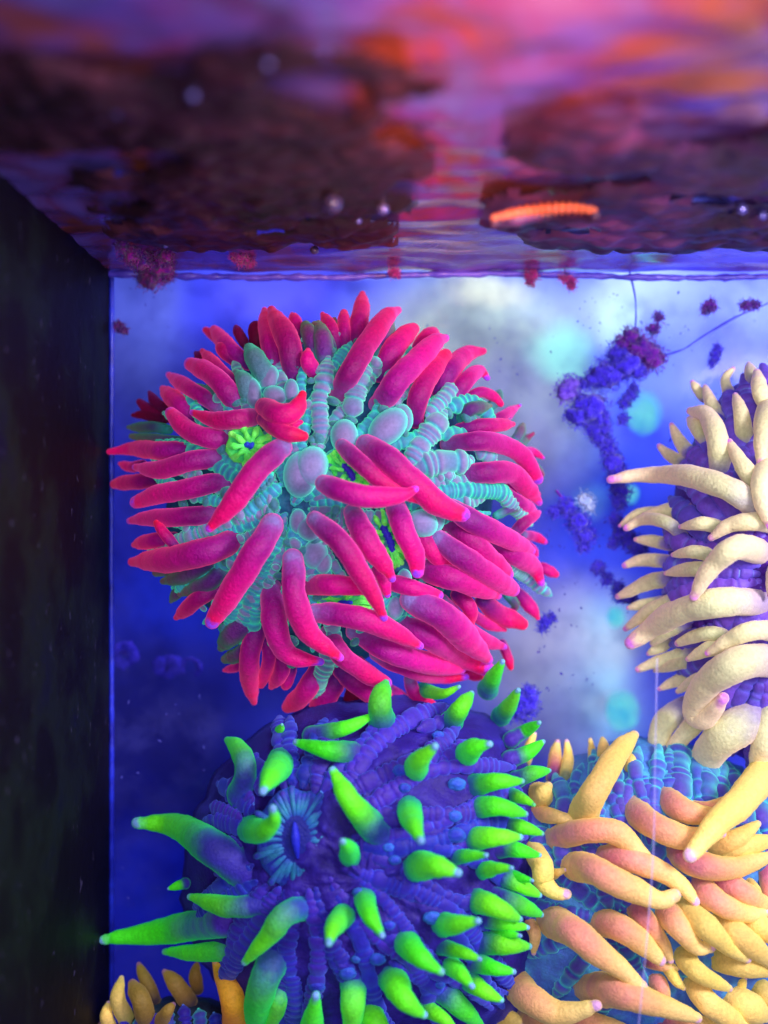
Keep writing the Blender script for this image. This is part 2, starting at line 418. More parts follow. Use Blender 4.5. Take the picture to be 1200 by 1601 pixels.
# clear back pane
m, nt, b = nm('clear_glass')
tr = N(nt, 'ShaderNodeBsdfTransparent'); tr.inputs[0].default_value = (.97, .98, 1, 1)
gl = N(nt, 'ShaderNodeBsdfGlossy'); gl.inputs['Roughness'].default_value = .12
df = N(nt, 'ShaderNodeBsdfDiffuse'); df.inputs[0].default_value = (*lin((120, 120, 240)), 1)
mx = N(nt, 'ShaderNodeMixShader'); fr = N(nt, 'ShaderNodeFresnel'); fr.inputs[0].default_value = 1.15
L(nt, fr.outputs[0], mx.inputs[0]); L(nt, tr.outputs[0], mx.inputs[1]); L(nt, gl.outputs[0], mx.inputs[2])
mx2 = N(nt, 'ShaderNodeMixShader')   # thin patchy biofilm on the glass
nf = noise_tex(nt, 60, 5, .65, geo_pos(nt)); mr = N(nt, 'ShaderNodeMapRange'); L(nt, nf.outputs[0], mr.inputs[0])
mr.inputs[1].default_value = .45; mr.inputs[2].default_value = .8; mr.inputs[3].default_value = .02; mr.inputs[4].default_value = .13
L(nt, mr.outputs[0], mx2.inputs[0]); L(nt, mx.outputs[0], mx2.inputs[1]); L(nt, df.outputs[0], mx2.inputs[2])
L(nt, mx2.outputs[0], nt.nodes['Material Output'].inputs[0])
M['glass'] = m
tag(box('back_pane', WALLX, 1500, -30, 0, -1400, SURF + 60, M['glass']), kind='structure')
# dark side wall
m, nt, b = nm('dark_side_glass')
pos = geo_pos(nt)
n1 = noise_tex(nt, 28, 4, .6, pos)
r = ramp(nt, [(.3, (6, 2, 6)), (.48, (9, 5, 10)), (.58, (17, 22, 18)), (.7, (8, 6, 34)), (.85, (14, 10, 70))]); L(nt, n1.outputs[0], r.inputs[0])
n2 = noise_tex(nt, 300, 2, .5, pos); r2 = ramp(nt, [(.68, (0, 0, 0)), (.78, (50, 44, 70))]); L(nt, n2.outputs[0], r2.inputs[0])
L(nt, mixc(nt, 1.0, r.outputs[0], r2.outputs[0], 'ADD'), b.inputs['Base Color'])
b.inputs['Roughness'].default_value = .6; b.inputs['Specular IOR Level'].default_value = .12
bump(nt, b, n1.outputs[0], .4, .002)
tag(box('side_wall', WALLX - 40, WALLX, -1, 1795, -1400, SURF + 200, m), kind='structure')
# blue silicone seam in the corner, tube standing on the pane
def simple(name, c, rough=.5, spec=.4, noise_s=None, c2=None, bs=0.0, bd=.001, emit=0, sheen=0):
    m, nt, b = nm(name)
    if noise_s:
        n = noise_tex(nt, noise_s, 5, .65, geo_pos(nt)); r = ramp(nt, [(.35, c), (.62, c2)]); L(nt, n.outputs[0], r.inputs[0])
        L(nt, r.outputs[0], b.inputs['Base Color'])
        if bs: bump(nt, b, n.outputs[0], bs, bd)
        if emit: L(nt, r.outputs[0], b.inputs['Emission Color'])
    else:
        b.inputs['Base Color'].default_value = (*lin(c), 1)
        if emit: b.inputs['Emission Color'].default_value = (*lin(c), 1)
    b.inputs['Emission Strength'].default_value = emit
    b.inputs['Roughness'].default_value = rough; b.inputs['Specular IOR Level'].default_value = spec
    if sheen: b.inputs['Sheen Weight'].default_value = sheen
    return m
def raw_tube(name, pts, r, mat, parent=None, segs=10, step=8, rough=.05, seed=0):
    V, F, T, Cr = tube(pts, lambda t, s: (r, 0), segs=segs, step=step, seed=seed, rough=rough)
    return link(name, V, F, mat, parent, {'t': T})
M['seam'] = simple('silicone_blue', (16, 20, 150), .35, .5, 120, (34, 52, 226), .3)
def unP(x, d, z):      # place coordinates to the control-point form of tube()
    s = (D - d) / D
    return (CX + x / s, CY - z / s, d)
tag(raw_tube('corner_seam', [unP(WALLX + 3, 4, z) for z in (SURF, 100, -300, -700, -1300)], 4, M['seam'], rough=.1), kind='structure')

# ------------------------------------------------------------------ water surface seen from below
m, nt, b = nm('water_underside')
pos = geo_pos(nt)
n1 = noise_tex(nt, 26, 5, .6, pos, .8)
st = N(nt, 'ShaderNodeMapping'); st.inputs['Scale'].default_value = (.35, 1.6, 1); L(nt, pos, st.inputs[0])
n2 = noise_tex(nt, 34, 2, .5, st.outputs[0], .5)
r = ramp(nt, [(.30, (128, 104, 220)), (.42, (160, 130, 240)), (.52, (160, 92, 170)), (.60, (196, 96, 74)), (.72, (120, 60, 80))]); L(nt, n1.outputs[0], r.inputs[0])  # purple and orange reflections put into the base colour
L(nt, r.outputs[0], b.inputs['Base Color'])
b.inputs['Roughness'].default_value = .22; b.inputs['Metallic'].default_value = .5; b.inputs['Specular IOR Level'].default_value = .8
bump(nt, b, n2.outputs[0], .16, .004)
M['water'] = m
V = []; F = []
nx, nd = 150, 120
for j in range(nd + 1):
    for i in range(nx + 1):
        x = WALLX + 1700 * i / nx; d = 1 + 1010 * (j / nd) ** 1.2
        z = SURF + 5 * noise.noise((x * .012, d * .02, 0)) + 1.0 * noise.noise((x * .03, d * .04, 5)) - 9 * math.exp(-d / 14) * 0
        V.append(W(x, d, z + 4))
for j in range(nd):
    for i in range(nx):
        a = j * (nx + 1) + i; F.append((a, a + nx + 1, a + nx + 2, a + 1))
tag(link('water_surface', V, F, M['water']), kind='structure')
# meniscus line where the water meets the pane
M['men'] = simple('meniscus_violet', (60, 44, 190), .3, .6, 90, (120, 96, 236), .5, .002)
tag(raw_tube('water_line', [unP(x, 6, SURF - 4 + 3 * math.sin(x * .01)) for x in range(int(WALLX), 900, 60)], 5, M['men'], rough=.35, seed=4), kind='structure')

# floating mats of scum under the surface
def mat_scum(name, c1, c2, c3):
    m, nt, b = nm(name); pos = geo_pos(nt)
    n = noise_tex(nt, 24, 4, .55, pos, 1.2); r = ramp(nt, [(.3, c1), (.5, c2), (.68, c3)]); L(nt, n.outputs[0], r.inputs[0])
    L(nt, r.outputs[0], b.inputs['Base Color']); b.inputs['Roughness'].default_value = .5; b.inputs['Specular IOR Level'].default_value = .55
    n2 = noise_tex(nt, 42, 3, .5, pos, .8); bump(nt, b, n2.outputs[0], .7, .004)
    return m
M['scum'] = mat_scum('maroon_scum', (26, 10, 18), (52, 18, 32), (104, 48, 62))
M['scum2'] = mat_scum('violet_scum', (34, 12, 40), (70, 26, 66), (130, 64, 120))
def scum(name, mask, mat, seed, thick, x0, x1, d0, d1, st=7, holes=()):
    V, F, idx = [], [], {}
    nx = int((x1 - x0) / st); nd = int((d1 - d0) / st)
    def val(x, d):
        n = noise.fractal((x * .010 + seed, d * .010, seed), 1.0, 2.0, 4)
        return max(1 - math.hypot((x - cx) / rx, (d - cd) / rd) for cx, cd, rx, rd in mask) + n * .42 - sum(1.6 * max(0, 1 - math.hypot((x - hx) / ha, (d - hd) / hb)) for hx, hd, ha, hb in holes)
    g = {}
    for j in range(nd + 1):
        for i in range(nx + 1):
            g[i, j] = val(x0 + i * st, d0 + j * st)
    def vid(i, j):
        if (i, j) not in idx:
            v = max(0, g[i, j]); x = x0 + i * st; d = d0 + j * st
            lump = .6 + .7 * abs(noise.noise((x * .03, d * .03, seed))) + .15 * noise.noise((x * .08, d * .08, seed))
            idx[i, j] = len(V)
            V.append(W(x, d, SURF - 3 - thick * min(1, v * 3.2) ** .5 * lump))
        return idx[i, j]
    for j in range(nd):
        for i in range(nx):
            c = [(i, j), (i, j + 1), (i + 1, j + 1), (i + 1, j)]
            if sum(g[k] > 0 for k in c) >= 3: F.append(tuple(vid(*k) for k in c))
    return link(name, V, F, mat)
o = scum('scum_mat', [(-215, 330, 150, 150), (-150, 520, 200, 190), (-260, 720, 170, 150), (-60, 300, 80, 90), (-110, 760, 130, 120)], M['scum'], 3.1, 17, WALLX + 6, 160, 228, 980, holes=[(-265, 620, 90, 60), (-330, 470, 60, 40), (-150, 330, 40, 16), (-60, 800, 60, 60)])
tag(o, 'dark maroon scum mat floating under the water surface at the upper left', 'scum mat', 'scum mats under the water surface')
o = scum('scum_mat', [(330, 250, 150, 80), (300, 420, 190, 120), (210, 640, 110, 90), (420, 560, 160, 190), (520, 300, 190, 110)], M['scum2'], 8.4, 15, 120, 900, 215, 980, holes=[(390, 480, 110, 22), (300, 720, 60, 50)])
tag(o, 'purple brown scum mat floating under the water surface at the upper right', 'scum mat', 'scum mats under the water surface')

# orange grooved arc under the right mat: a reflection built as shape and colour
M['ridge'] = simple('orange_shell', (240, 120, 70), .35, .5, 500, (214, 110, 84), .5, .001)
root = empty('shell_fragment', unP and W(180, 470, SURF - 14))
tag(root, 'curved orange grooved shell fragment at the water surface beside the purple scum', 'shell')
arc = [unP(125 + 115 * t, 485 - 30 * math.sin(t * 3.1), SURF - 36 + 18 * math.sin(t * 2.6)) for t in (0, .25, .5, .75, 1)]
V, F, T, Cr = tube(arc, lambda t, s: (8.5 * (.4 + .6 * math.sin(math.pi * (.1 + .8 * t))) * (1 + .3 * math.sin(s * .55)), 0), segs=14, step=1.6, rough=.05)
link('ridge', V, F, M['ridge'], root, {'t': T})
V, F, T, Cr = tube([(x + 1, y + 10, d - 6) for x, y, d in arc], lambda t, s: (9, 0), segs=10, step=6, rough=.2)
link('underside', V, F, M['scum2'], root, {'t': T})

# bubbles
m, nt, b = nm('bubble_film')
b.inputs['Base Color'].default_value = (.25, .2, .6, 1); b.inputs['Roughness'].default_value = .04
b.inputs['Specular IOR Level'].default_value = 1.0; b.inputs['Metallic'].default_value = .6
M['air'] = m
m, nt, b = nm('bubble_film_dark')
b.inputs['Base Color'].default_value = (.06, .04, .12, 1); b.inputs['Roughness'].default_value = .04
b.inputs['Specular IOR Level'].default_value = 1.0
M['air2'] = m
bub = [(300, 148, 10, 0, 'blurred pale bubble high in the dark maroon scum'), (182, 176, 8, 0, 'blurred bubble high at the left above the blue gap in the scum'), (418, 100, 8, 0, 'blurred bubble near the top edge above the dark maroon scum'),
       (519, 316, 17, 1, 'large dark air bubble hanging below the maroon scum edge'),
       (598, 325, 11, 0, 'pale blue air bubble right of the large dark bubble'),
       (842, 412, 8, 0, 'larger of the bright bubbles by the red tufts on the water line'),
       (822, 414, 6, 0, 'smaller of the bright bubbles by the red tufts on the water line'),
       (775, 412, 6, 0, 'lone small bubble on the water line left of the red tufts'),
       (640, 400, 6, 1, 'right one of two tiny bubbles under the water surface near the middle'),
       (612, 398, 6, 1, 'left one of two tiny bubbles under the water surface near the middle'),
       (258, 381, 7, 0, 'small bubble on top of the magenta algae tuft in the corner'),
       (491, 391, 7, 1, 'small dark bubble under the tip of the maroon scum'),
       (1160, 326, 9, 0, 'pale bubble in the purple scum at the far right'),
       (560, 345, 6, 0, 'little pale bubble close below the large dark bubble'),
       (1192, 336, 8, 0, 'bubble at the right edge of the picture below the purple scum'),
       (738, 398, 5, 0, 'tiny bubble under the orange lit water near the middle')]
for k, (x, y, r, kd, lb) in enumerate(bub):
    s = (SURF - r - 4) / (CY - y); d = D * (1 - s) if y < 395 else 16
    d = max(14, d)
    o = blob(None, x, y, d, r, r, r, M['air2' if kd else 'air'], 'air_bubble', lump=.05, seed=k)
    tag(o, lb, 'bubble', 'air bubbles at the water line')

# ------------------------------------------------------------------ algae
def algae(name, spots, mat, label, seed, group=None, flakes=1.0, depth=.6, mat2=None):
    rng = random.Random(seed); V, F = [], []
    for (x, y, r) in spots:
        d0 = max(0, D * (1 - (SURF - 4) / (CY - y))) if CY - y > SURF - 4 else 0      # tufts above the water line hang from the surface
        base = len(V); rings, segs = 9, 14
        for i in range(rings + 1):
            th = math.pi * i / rings
            for j in range(segs):
                a = 2 * math.pi * j / segs
                u = Vector((math.sin(th) * math.cos(a), math.sin(th) * math.sin(a), math.cos(th)))
                k = .78 + .5 * noise.noise(u * 1.7 + Vector((x, y, seed))) + .35 * noise.noise(u * 5 + Vector((x, y, seed)))
                V.append(P(x + u.x * r * k, y + u.y * r * k, d0 + max(1.5, 3 + r * depth * .5 + u.z * r * depth * k)))
        for i in range(rings):
            for j in range(segs):
                j2 = (j + 1) % segs; F.append((base + i * segs + j, base + (i + 1) * segs + j, base + (i + 1) * segs + j2, base + i * segs + j2))
        for _ in range(int(r * 26 * flakes)):       # ragged little fronds
            a = rng.uniform(0, 6.283); q = r * rng.uniform(.25, 1.22) ; u = Vector((math.cos(a), math.sin(a), 0))
            c = Vector((x + u.x * q, y + u.y * q, 3 + depth * r * (1.3 - q / r) * rng.uniform(.4, 1.3)))
            dr = Vector((rng.gauss(0, 1), rng.gauss(0, 1), rng.uniform(0, 1.2))).normalized(); sd = dr.cross(Vector((rng.gauss(0, 1), rng.gauss(0, 1), rng.gauss(0, 1)))).normalized()
            l = rng.uniform(3, 9); w = rng.uniform(.35, 1.1); k = len(V)
            for (s, t) in ((-1, 0), (1, 0), (.7, 1), (-.5, 1.1)):
                p = c + sd * w * s + dr * l * t; V.append(P(p.x, p.y, d0 + max(1, p.z)))
            F.append((k, k + 1, k + 2, k + 3))
    o = link(name, V, F, mat)
    return tag(o, label, 'algae', group)
M['alg_blue'] = simple('blue_algae', (38, 16, 190), .8, .1, 420, (72, 52, 235), .8, .002, sheen=.3)
M['alg_mag'] = simple('magenta_algae', (66, 10, 150), .8, .1, 380, (124, 24, 170), .8, .002, sheen=.3)
M['alg_vio'] = simple('violet_algae', (84, 44, 200), .8, .1, 420, (130, 90, 235), .8, .002, sheen=.3)
M['alg_red'] = simple('red_algae', (130, 12, 120), .8, .1, 380, (205, 50, 160), .8, .002, sheen=.3)
M['alg_dark'] = simple('plum_algae', (48, 6, 130), .8, .1, 300, (150, 14, 130), .8, .002, sheen=.3)
M['alg_pale'] = simple('pale_algae', (130, 160, 235), .8, .1, 380, (200, 215, 240), .6, .002, sheen=.3)
AG = 'algae growing on the back pane'
algae('algae_tuft', [(222, 405, 20), (250, 418, 20), (236, 432, 22), (205, 396, 16), (262, 430, 10), (190, 384, 10), (258, 398, 12)], M['alg_dark'], 'plum and magenta algae tuft in the top left corner of the pane', 3, AG, depth=.8)
algae('algae_clump', [(1002, 545, 24), (1020, 560, 20), (1022, 514, 9), (1030, 496, 7), (985, 530, 17), (972, 540, 14)], M['alg_mag'], 'magenta algae clump at the top of the branching algae right of the red anemone', 5, AG)
algae('algae_clump', [(978, 568, 25), (950, 585, 25), (968, 552, 18), (930, 592, 15), (998, 578, 15), (912, 600, 9)], M['alg_blue'], 'deep blue algae clump joined below the magenta clump on the pane', 6, AG)
algae('algae_clump', [(886, 612, 19), (893, 600, 14)], M['alg_vio'], 'round violet algae ball hanging left of the deep blue clump', 7, AG, flakes=.6)
algae('algae_clump', [(922, 636, 27), (905, 650, 20), (938, 655, 17), (930, 672, 15)], M['alg_blue'], 'round blue algae lobe below the violet ball', 8, AG, flakes=.8)
algae('algae_clump', [(936, 684, 12), (942, 672, 12), (950, 700, 13), (958, 722, 17), (966, 745, 17), (970, 770, 16), (968, 787, 10), (947, 688, 8)], M['alg_blue'], 'blue algae strand hanging down behind the longest cream tentacle', 9, AG)
algae('algae_clump', [(976, 630, 9), (985, 618, 9), (974, 655, 8), (990, 606, 7)], M['alg_blue'], 'small blue algae scrap left of the cyan glow', 10, AG)
algae('algae_clump', [(882, 788, 9), (888, 795, 13), (903, 816, 17), (915, 838, 15), (912, 855, 8), (866, 800, 8)], M['alg_blue'], 'blue algae scrap sloping beside the right rim of the red anemone', 11, AG, flakes=1.3)
algae('algae_clump', [(972, 830, 14), (985, 846, 15), (962, 812, 9), (1000, 858, 12), (958, 850, 8)], M['alg_blue'], 'blue algae scrap left of the short cream tentacles', 12, AG, flakes=1.3)
algae('algae_clump', [(935, 888, 9), (948, 905, 8), (970, 930, 10), (985, 935, 9), (965, 918, 7)], M['alg_blue'], 'thin blue algae specks above the pale lavender patch', 13, AG, flakes=1.6)
algae('algae_clump', [(852, 972, 9), (862, 965, 6), (848, 982, 6)], M['alg_blue'], 'tiny blue algae scrap right of the lower rim of the red anemone', 14, AG)
algae('algae_clump', [(822, 1098, 20), (812, 1112, 17), (826, 1084, 12)], M['alg_blue'], 'dark blue algae ball beside the upper right green tentacles', 15, AG)
algae('algae_clump', [(915, 782, 13), (922, 792, 9)], M['alg_pale'], 'pale whitish tuft on the pane beside the blue scraps', 16, AG, flakes=.4)
algae('algae_clump', [(1110, 478, 9), (1103, 484, 7)], M['alg_mag'], 'faint magenta algae spot near the top right of the pane', 17, AG)
algae('algae_clump', [(1166, 478, 8), (1180, 476, 7)], M['alg_mag'], 'magenta algae spot on the curved strand at the upper right', 18, AG)
algae('algae_clump', [(1118, 556, 8), (1122, 545, 6), (1114, 568, 5)], M['alg_blue'], 'small blue algae hook above the cream tentacles', 19, AG)
algae('algae_tuft', [(378, 406, 9), (390, 410, 8), (366, 402, 6)], M['alg_red'], 'pink red algae tuft on the water line above the top left of the red anemone', 20, AG)
algae('algae_tuft', [(831, 430, 9), (828, 440, 6)], M['alg_red'], 'red algae tuft under the pair of bright bubbles', 21, AG)
algae('algae_tuft', [(890, 436, 9), (893, 446, 6), (880, 432, 6)], M['alg_red'], 'reddish algae tuft right of the pair of bright bubbles', 22, AG)
algae('algae_tuft', [(616, 426, 8)], M['alg_red'], 'tiny red algae tuft on the water line above the tallest red tentacle', 23, AG)
algae('algae_tuft', [(191, 515, 7), (184, 508, 6)], M['alg_dark'], 'tiny dark algae bump on the corner of the side wall', 24, AG)
# uncountable flecks
def flecks(name, mat, boxes, seed):
    rng = random.Random(seed); V, F = [], []
    for (x0, x1, y0, y1, n, s0, s1) in boxes:
        for _ in range(n):
            x = rng.uniform(x0, x1); y = rng.uniform(y0, y1)
            if noise.noise((x * .02, y * .02, seed)) < -.05: continue
            a = rng.uniform(0, 3.14); l = rng.uniform(s0, s1); w = l * rng.uniform(.2, .6); k = len(V)
            for i in range(6):
                b = i * math.pi / 3; u = math.cos(b) * l * rng.uniform(.6, 1.1); v = math.sin(b) * w * rng.uniform(.6, 1.1)
                V.append(P(x + u * math.cos(a) - v * math.sin(a), y + u * math.sin(a) + v * math.cos(a), 1.2 + (i % 2)))
            F.append(tuple(range(k, k + 6)))
    return tag(link(name, V, F, mat), kind='stuff')
M['speck'] = simple('indigo_speck', (54, 40, 150), .8, .1)
M['speckl'] = simple('pale_speck', (90, 90, 200), .8, .1)
flecks('algae_flecks', M['speck'], [(820, 940, 960, 1090, 34, 1, 4), (840, 1000, 850, 960, 40, .8, 3), (760, 960, 450, 620, 60, .8, 3.2), (960, 1190, 450, 620, 60, .8, 3.4),
    (1030, 1060, 600, 730, 12, 1, 5), (850, 1000, 760, 880, 60, 1, 4.5), (620, 760, 440, 520, 14, 1, 4), (195, 420, 440, 520, 10, 1, 4), (280, 500, 400, 440, 16, 1, 3)], 4)
flecks('pale_flecks', M['speckl'], [(180, 330, 1080, 1290, 22, 1.5, 5), (180, 300, 1290, 1500, 12, 1, 3.5), (10, 160, 900, 1400, 0, 1, 3)], 9)
# strands
M['strand'] = simple('strand_violet', (64, 60, 190), .6, .2)
tag(raw_tube('algae_strand', [(1038, 556, 5), (1070, 545, 5), (1100, 525, 5), (1150, 496, 5), (1205, 472, 5)], 1.4, M['strand'], segs=6, step=6, rough=.5), 'thin curved algae strand running up to the right edge of the pane', 'strand', AG)
tag(raw_tube('algae_strand', [(984, 425, 5), (992, 460, 5), (994, 490, 5), (992, 522, 5)], 1.3, M['strand'], segs=6, step=6, rough=.5), 'thin vertical strand hanging onto the magenta algae clump', 'strand', AG)
tag(raw_tube('algae_strand', [(870, 768, 6), (884, 786, 6), (893, 800, 6)], 2.2, M['alg_mag'], segs=6, step=6, rough=.3), 'short magenta strand beside the right rim of the red anemone', 'strand', AG)

# small violet polyps low on the left of the pane
M['polyp'] = simple('violet_polyp', (30, 26, 170), .8, .1, 300, (66, 50, 205), .5, .001)
M['polyp_dark'] = simple('polyp_eye', (44, 20, 150), .7, .1)
def polyp(cx, cy, r, r2, label, ex, ey, a0=0, a1=6.283):
    root = empty('coral_polyp', P(cx, cy, -130)); tag(root, label, 'polyp', 'violet polyps low on the left of the pane')
    pts = [(cx + r * math.cos(a0 + (a1 - a0) * k / 14), cy + r * math.sin(a0 + (a1 - a0) * k / 14), -120 + 2 * math.sin(k * 2.3)) for k in range(15)]
    raw_tube('rim', pts, r2, M['polyp'], root, step=3, rough=.6)
    if ex is not None: blob(root, ex, ey, -121, r * .62, r * .55, 6, M['polyp_dark'], 'centre', lump=.2)
polyp(195, 1026, 14, 7.5, 'violet ring polyp nearest the corner seam', 197, 1018)
polyp(262, 1044, 12, 8, 'violet ring polyp in the middle of the row of three', 260, 1052)
polyp(298, 1044, 14, 3.5, 'thin open loop polyp at the right of the row of three', None, None, 2.6, 7.1)

# glowing balls added for the cyan LED reflections, set behind the pane
m, nt, b = nm('cyan_lamp'); b.inputs['Base Color'].default_value = (.1, .7, .9, 1)
pos = geo_pos(nt); n = noise_tex(nt, 120, 3, .6, pos); r = ramp(nt, [(.3, (60, 190, 250)), (.6, (120, 240, 250))]); L(nt, n.outputs[0], r.inputs[0])
L(nt, r.outputs[0], b.inputs['Emission Color']); b.inputs['Emission Strength'].default_value = .6
fc = N(nt, 'ShaderNodeLayerWeight'); fc.inputs[0].default_value = .5
tr = N(nt, 'ShaderNodeBsdfTransparent'); mx = N(nt, 'ShaderNodeMixShader')
L(nt, math_n(nt, 'POWER', math_n(nt, 'SUBTRACT', 1.0, fc.outputs['Facing']), 4.0), mx.inputs[0])
em = N(nt, 'ShaderNodeEmission'); L(nt, r.outputs[0], em.inputs[0]); em.inputs[1].default_value = .85
L(nt, tr.outputs[0], mx.inputs[1]); L(nt, em.outputs[0], mx.inputs[2]); L(nt, mx.outputs[0], nt.nodes['Material Output'].inputs[0])   # glow fades out towards the edge of the ball
M['led'] = m
for k, (x, y, r, lb) in enumerate([(1006, 645, 26, 'cyan glowing lamp behind the pane beside the branching blue algae'),
        (962, 965, 13, 'small cyan glow behind the pane left of the cream tentacles'),
        (972, 1112, 24, 'cyan glowing lamp behind the pane above the pale pointed tentacle'), (985, 772, 12, 'faint cyan glow behind the longest cream tentacle')]):
    o = blob(None, x, y, -330, r * 1.3, r * 1.5, r * 1.1, M['led'], 'cyan_lamp', lump=.12, seed=k * 5.)
    tag(o, lb, 'lamp', 'cyan lamps behind the pane')
    pl_ = bpy.data.lights.new('cyan_lamp_light', 'POINT'); pl_.energy = .009 * (r / 20) ** 2; pl_.color = (.05, .75, 1.0); pl_.shadow_soft_size = 6 * U
    po = bpy.data.objects.new('cyan_lamp_light', pl_); C.objects.link(po); po.location = P(x, y, -350)  # point light added to spread a cyan halo on the backdrop

m, nt, b = nm('clear_line')  # glare streak on the glass, built as a thin translucent tube
b.inputs['Base Color'].default_value = (.55, .5, 1, 1); b.inputs['Roughness'].default_value = .2; b.inputs['Alpha'].default_value = .16
M['line'] = m
tag(raw_tube('clear_line', [(1027, 1030, 330), (1024, 1180, 335), (1021, 1330, 340), (1010, 1480, 345), (996, 1625, 345)], 1.8, M['line'], segs=8, step=8, rough=.2), 'thin pale translucent line hanging down in front of the peach and yellow tentacles', 'line')
# ------------------------------------------------------------------ RED ANEMONE
RD = Dome(515, 785, 318, 318, 165, base=45)
root = empty('sea_anemone', P(RD.cx, RD.cy, 2))
tag(root, 'large round red and magenta anemone with teal folded middle on the back pane', 'anemone', 'sea anemones in the tank')
RD.mesh('body', M['redbody'], root, fold=7, seed=1, k_=.80)
rng = random.Random(11)
hub = (455, 795)
for k in range(44):          # radiating rows of folds of the disc
    a = 2 * math.pi * k / 44 + rng.uniform(-.06, .06)
    rmax = 1.0
    x, y = hub; pts = []
    r0 = rng.uniform(6, 46)
    for s in range(7):
        rr = r0 + (s / 6) * 420
        X = hub[0] + rr * math.cos(a + .12 * math.sin(rr * .012 + k)); Y = hub[1] + rr * math.sin(a + .12 * math.sin(rr * .012 + k))
        if RD.rho(X, Y) < .93: pts.append((X, Y))
    if len(pts) > 1: fold_row(root, RD, pts, rng.uniform(9, 14), rng.uniform(8, 14), M['redrow2' if k % 3 else 'redrow'], seed=k * 1.7)
rows = """
6 19 20: 548,652 553,628 560,600 572,568
6 17 17: 503,690 500,655 499,625 508,590 512,560
6 20 19: 640,725 655,700 675,672 695,645
6 16 15: 668,650 685,632 700,615 708,600
8 23 26: 652,732 678,724 706,722 735,722
5 17 14: 672,775 700,768 735,766 775,768 800,775
5 14 14: 438,758 420,775 398,792 378,806
5 13 13: 446,826 425,860 405,890 385,915 368,945 352,985
5 13 13: 408,770 412,755 425,740
5 12 12: 330,880 300,905 275,925
6 16 17: 515,990 512,1030 500,1060 490,1090
5 15 16: 622,905 630,935 622,965
6 16 17: 700,640 730,628 755,640 772,660
5 13 14: 770,760 800,790 830,820
5 13 15: 745,705 775,720
5 13 14: 860,930 820,900 790,880
"""
for k, (lift, r, fl, pts) in enumerate(parse(rows)):
    fold_row(root, RD, pts, r * .9, float(fl) * .62, M['redrow2' if k in (5, 6, 7, 8, 9, 11, 12) else 'redrow'], seed=k + .37, lift=lift)
for k, (x, y, rx, ry, rot, lift) in enumerate([(470, 742, 28, 37, .1, 10), (486, 730, 27, 33, .3, 16), (538, 682, 22, 27, 0, 16), (606, 668, 36, 25, -.75, 22), (628, 655, 18, 24, 0, 12),
        (660, 818, 25, 22, .3, 26), (676, 812, 20, 24, .2, 18), (492, 866, 21, 24, .2, 8), (482, 828, 22, 17, .7, 12), (466, 815, 14, 20, 0, 10),
        (420, 592, 16, 22, .2, 10), (430, 618, 20, 15, .3, 16), (560, 700, 18, 14, .4, 10), (505, 880, 14, 18, 0, 10), (618, 950, 14, 20, .2, 14), (632, 905, 12, 16, 0, 10), (455, 612, 12, 20, 0, 16), (395, 615, 15, 26, -.2, 12)]):
    blob(root, x, y, RD.d(x, y) + lift - 4, rx, ry, min(rx, ry) * .8, M['bubble'], 'vesicle', rot, seed=k * 2.2)
def mouth(root, cx, cy, a, rl, rw, d, slit_r, slit_l, matg, seed=0, n=19):
    g = blob(root, cx, cy, d, rl, rw, 8, matg, 'mouth', a, lump=.3, seed=seed)
    ca, sa = math.cos(a), math.sin(a)
    for k in range(n):     # puckered folds round the opening
        t = 2 * math.pi * k / n + .2 * math.sin(k * 3.3)
        ix, iy = math.cos(t) * (slit_l * .8 + 2), math.sin(t) * (slit_r * 1.0 + 1); ox, oy = math.cos(t) * rl * .98, math.sin(t) * rw * .98
        pts = [(cx + u * ca - v * sa, cy + u * sa + v * ca, d + h) for (u, v, h) in ((ix, iy, 5), ((ix + ox) / 2, (iy + oy) / 2, 12), (ox, oy, 2))]
        V, F, T, Cr = tube(pts, lambda t, s: (max(2.4, .13 * rw) * (1 + .3 * math.sin(t * 9 + k)), 0), segs=10, step=2.4, rough=.12, seed=k + seed)
        link('lip_fold', V, F, matg, g, {'t': [.5 + .5 * q for q in T]})
    pts = [(cx - ca * slit_l, cy - sa * slit_l, d + 7), (cx + 2, cy, d + 8), (cx + ca * slit_l, cy + sa * slit_l, d + 7)]
    V, F, T, Cr = tube(pts, lambda t, s: (slit_r * (1 + .25 * math.sin(s)), 0), segs=10, step=2.5, rough=.2)
    link('slit', V, F, M['slit'], g, {'t': T})
rng = random.Random(23); nb_ = 0
while nb_ < 215:                 # small packed vesicles between the folds
    a = rng.uniform(0, 6.283); rr = 40 + 250 * rng.random() ** .8
    x, y = 480 + rr * math.cos(a), 780 + rr * math.sin(a)
    if RD.rho(x, y) > .84: continue
    r = rng.uniform(7, 13); nb_ += 1
    blob(root, x, y, RD.d(x, y) + 7, r, r * rng.uniform(.55, .85), r * .8, M['bubble' if rng.random() < .45 else 'teal'], 'vesicle', a + 1.57 + rng.uniform(-.4, .4), rings=8, segs=12, lump=.12, seed=nb_)
mouth(root, 390, 697, .3, 35, 31, RD.d(390, 697) + 12, 5.5, 5, M['mouthgreen'], 1)
mouth(root, 545, 738, .95, 42, 23, RD.d(545, 740) + 8, 5, 13, M['mouthgreen'], 2)
mouth(root, 606, 842, 1.2, 46, 24, RD.d(605, 845) + 6, 6, 20, M['mouthgreen'], 3)
mouth(root, 540, 942, .05, 45, 14, RD.d(540, 942) + 5, 4, 9, M['mouthgreen'], 4, n=11)

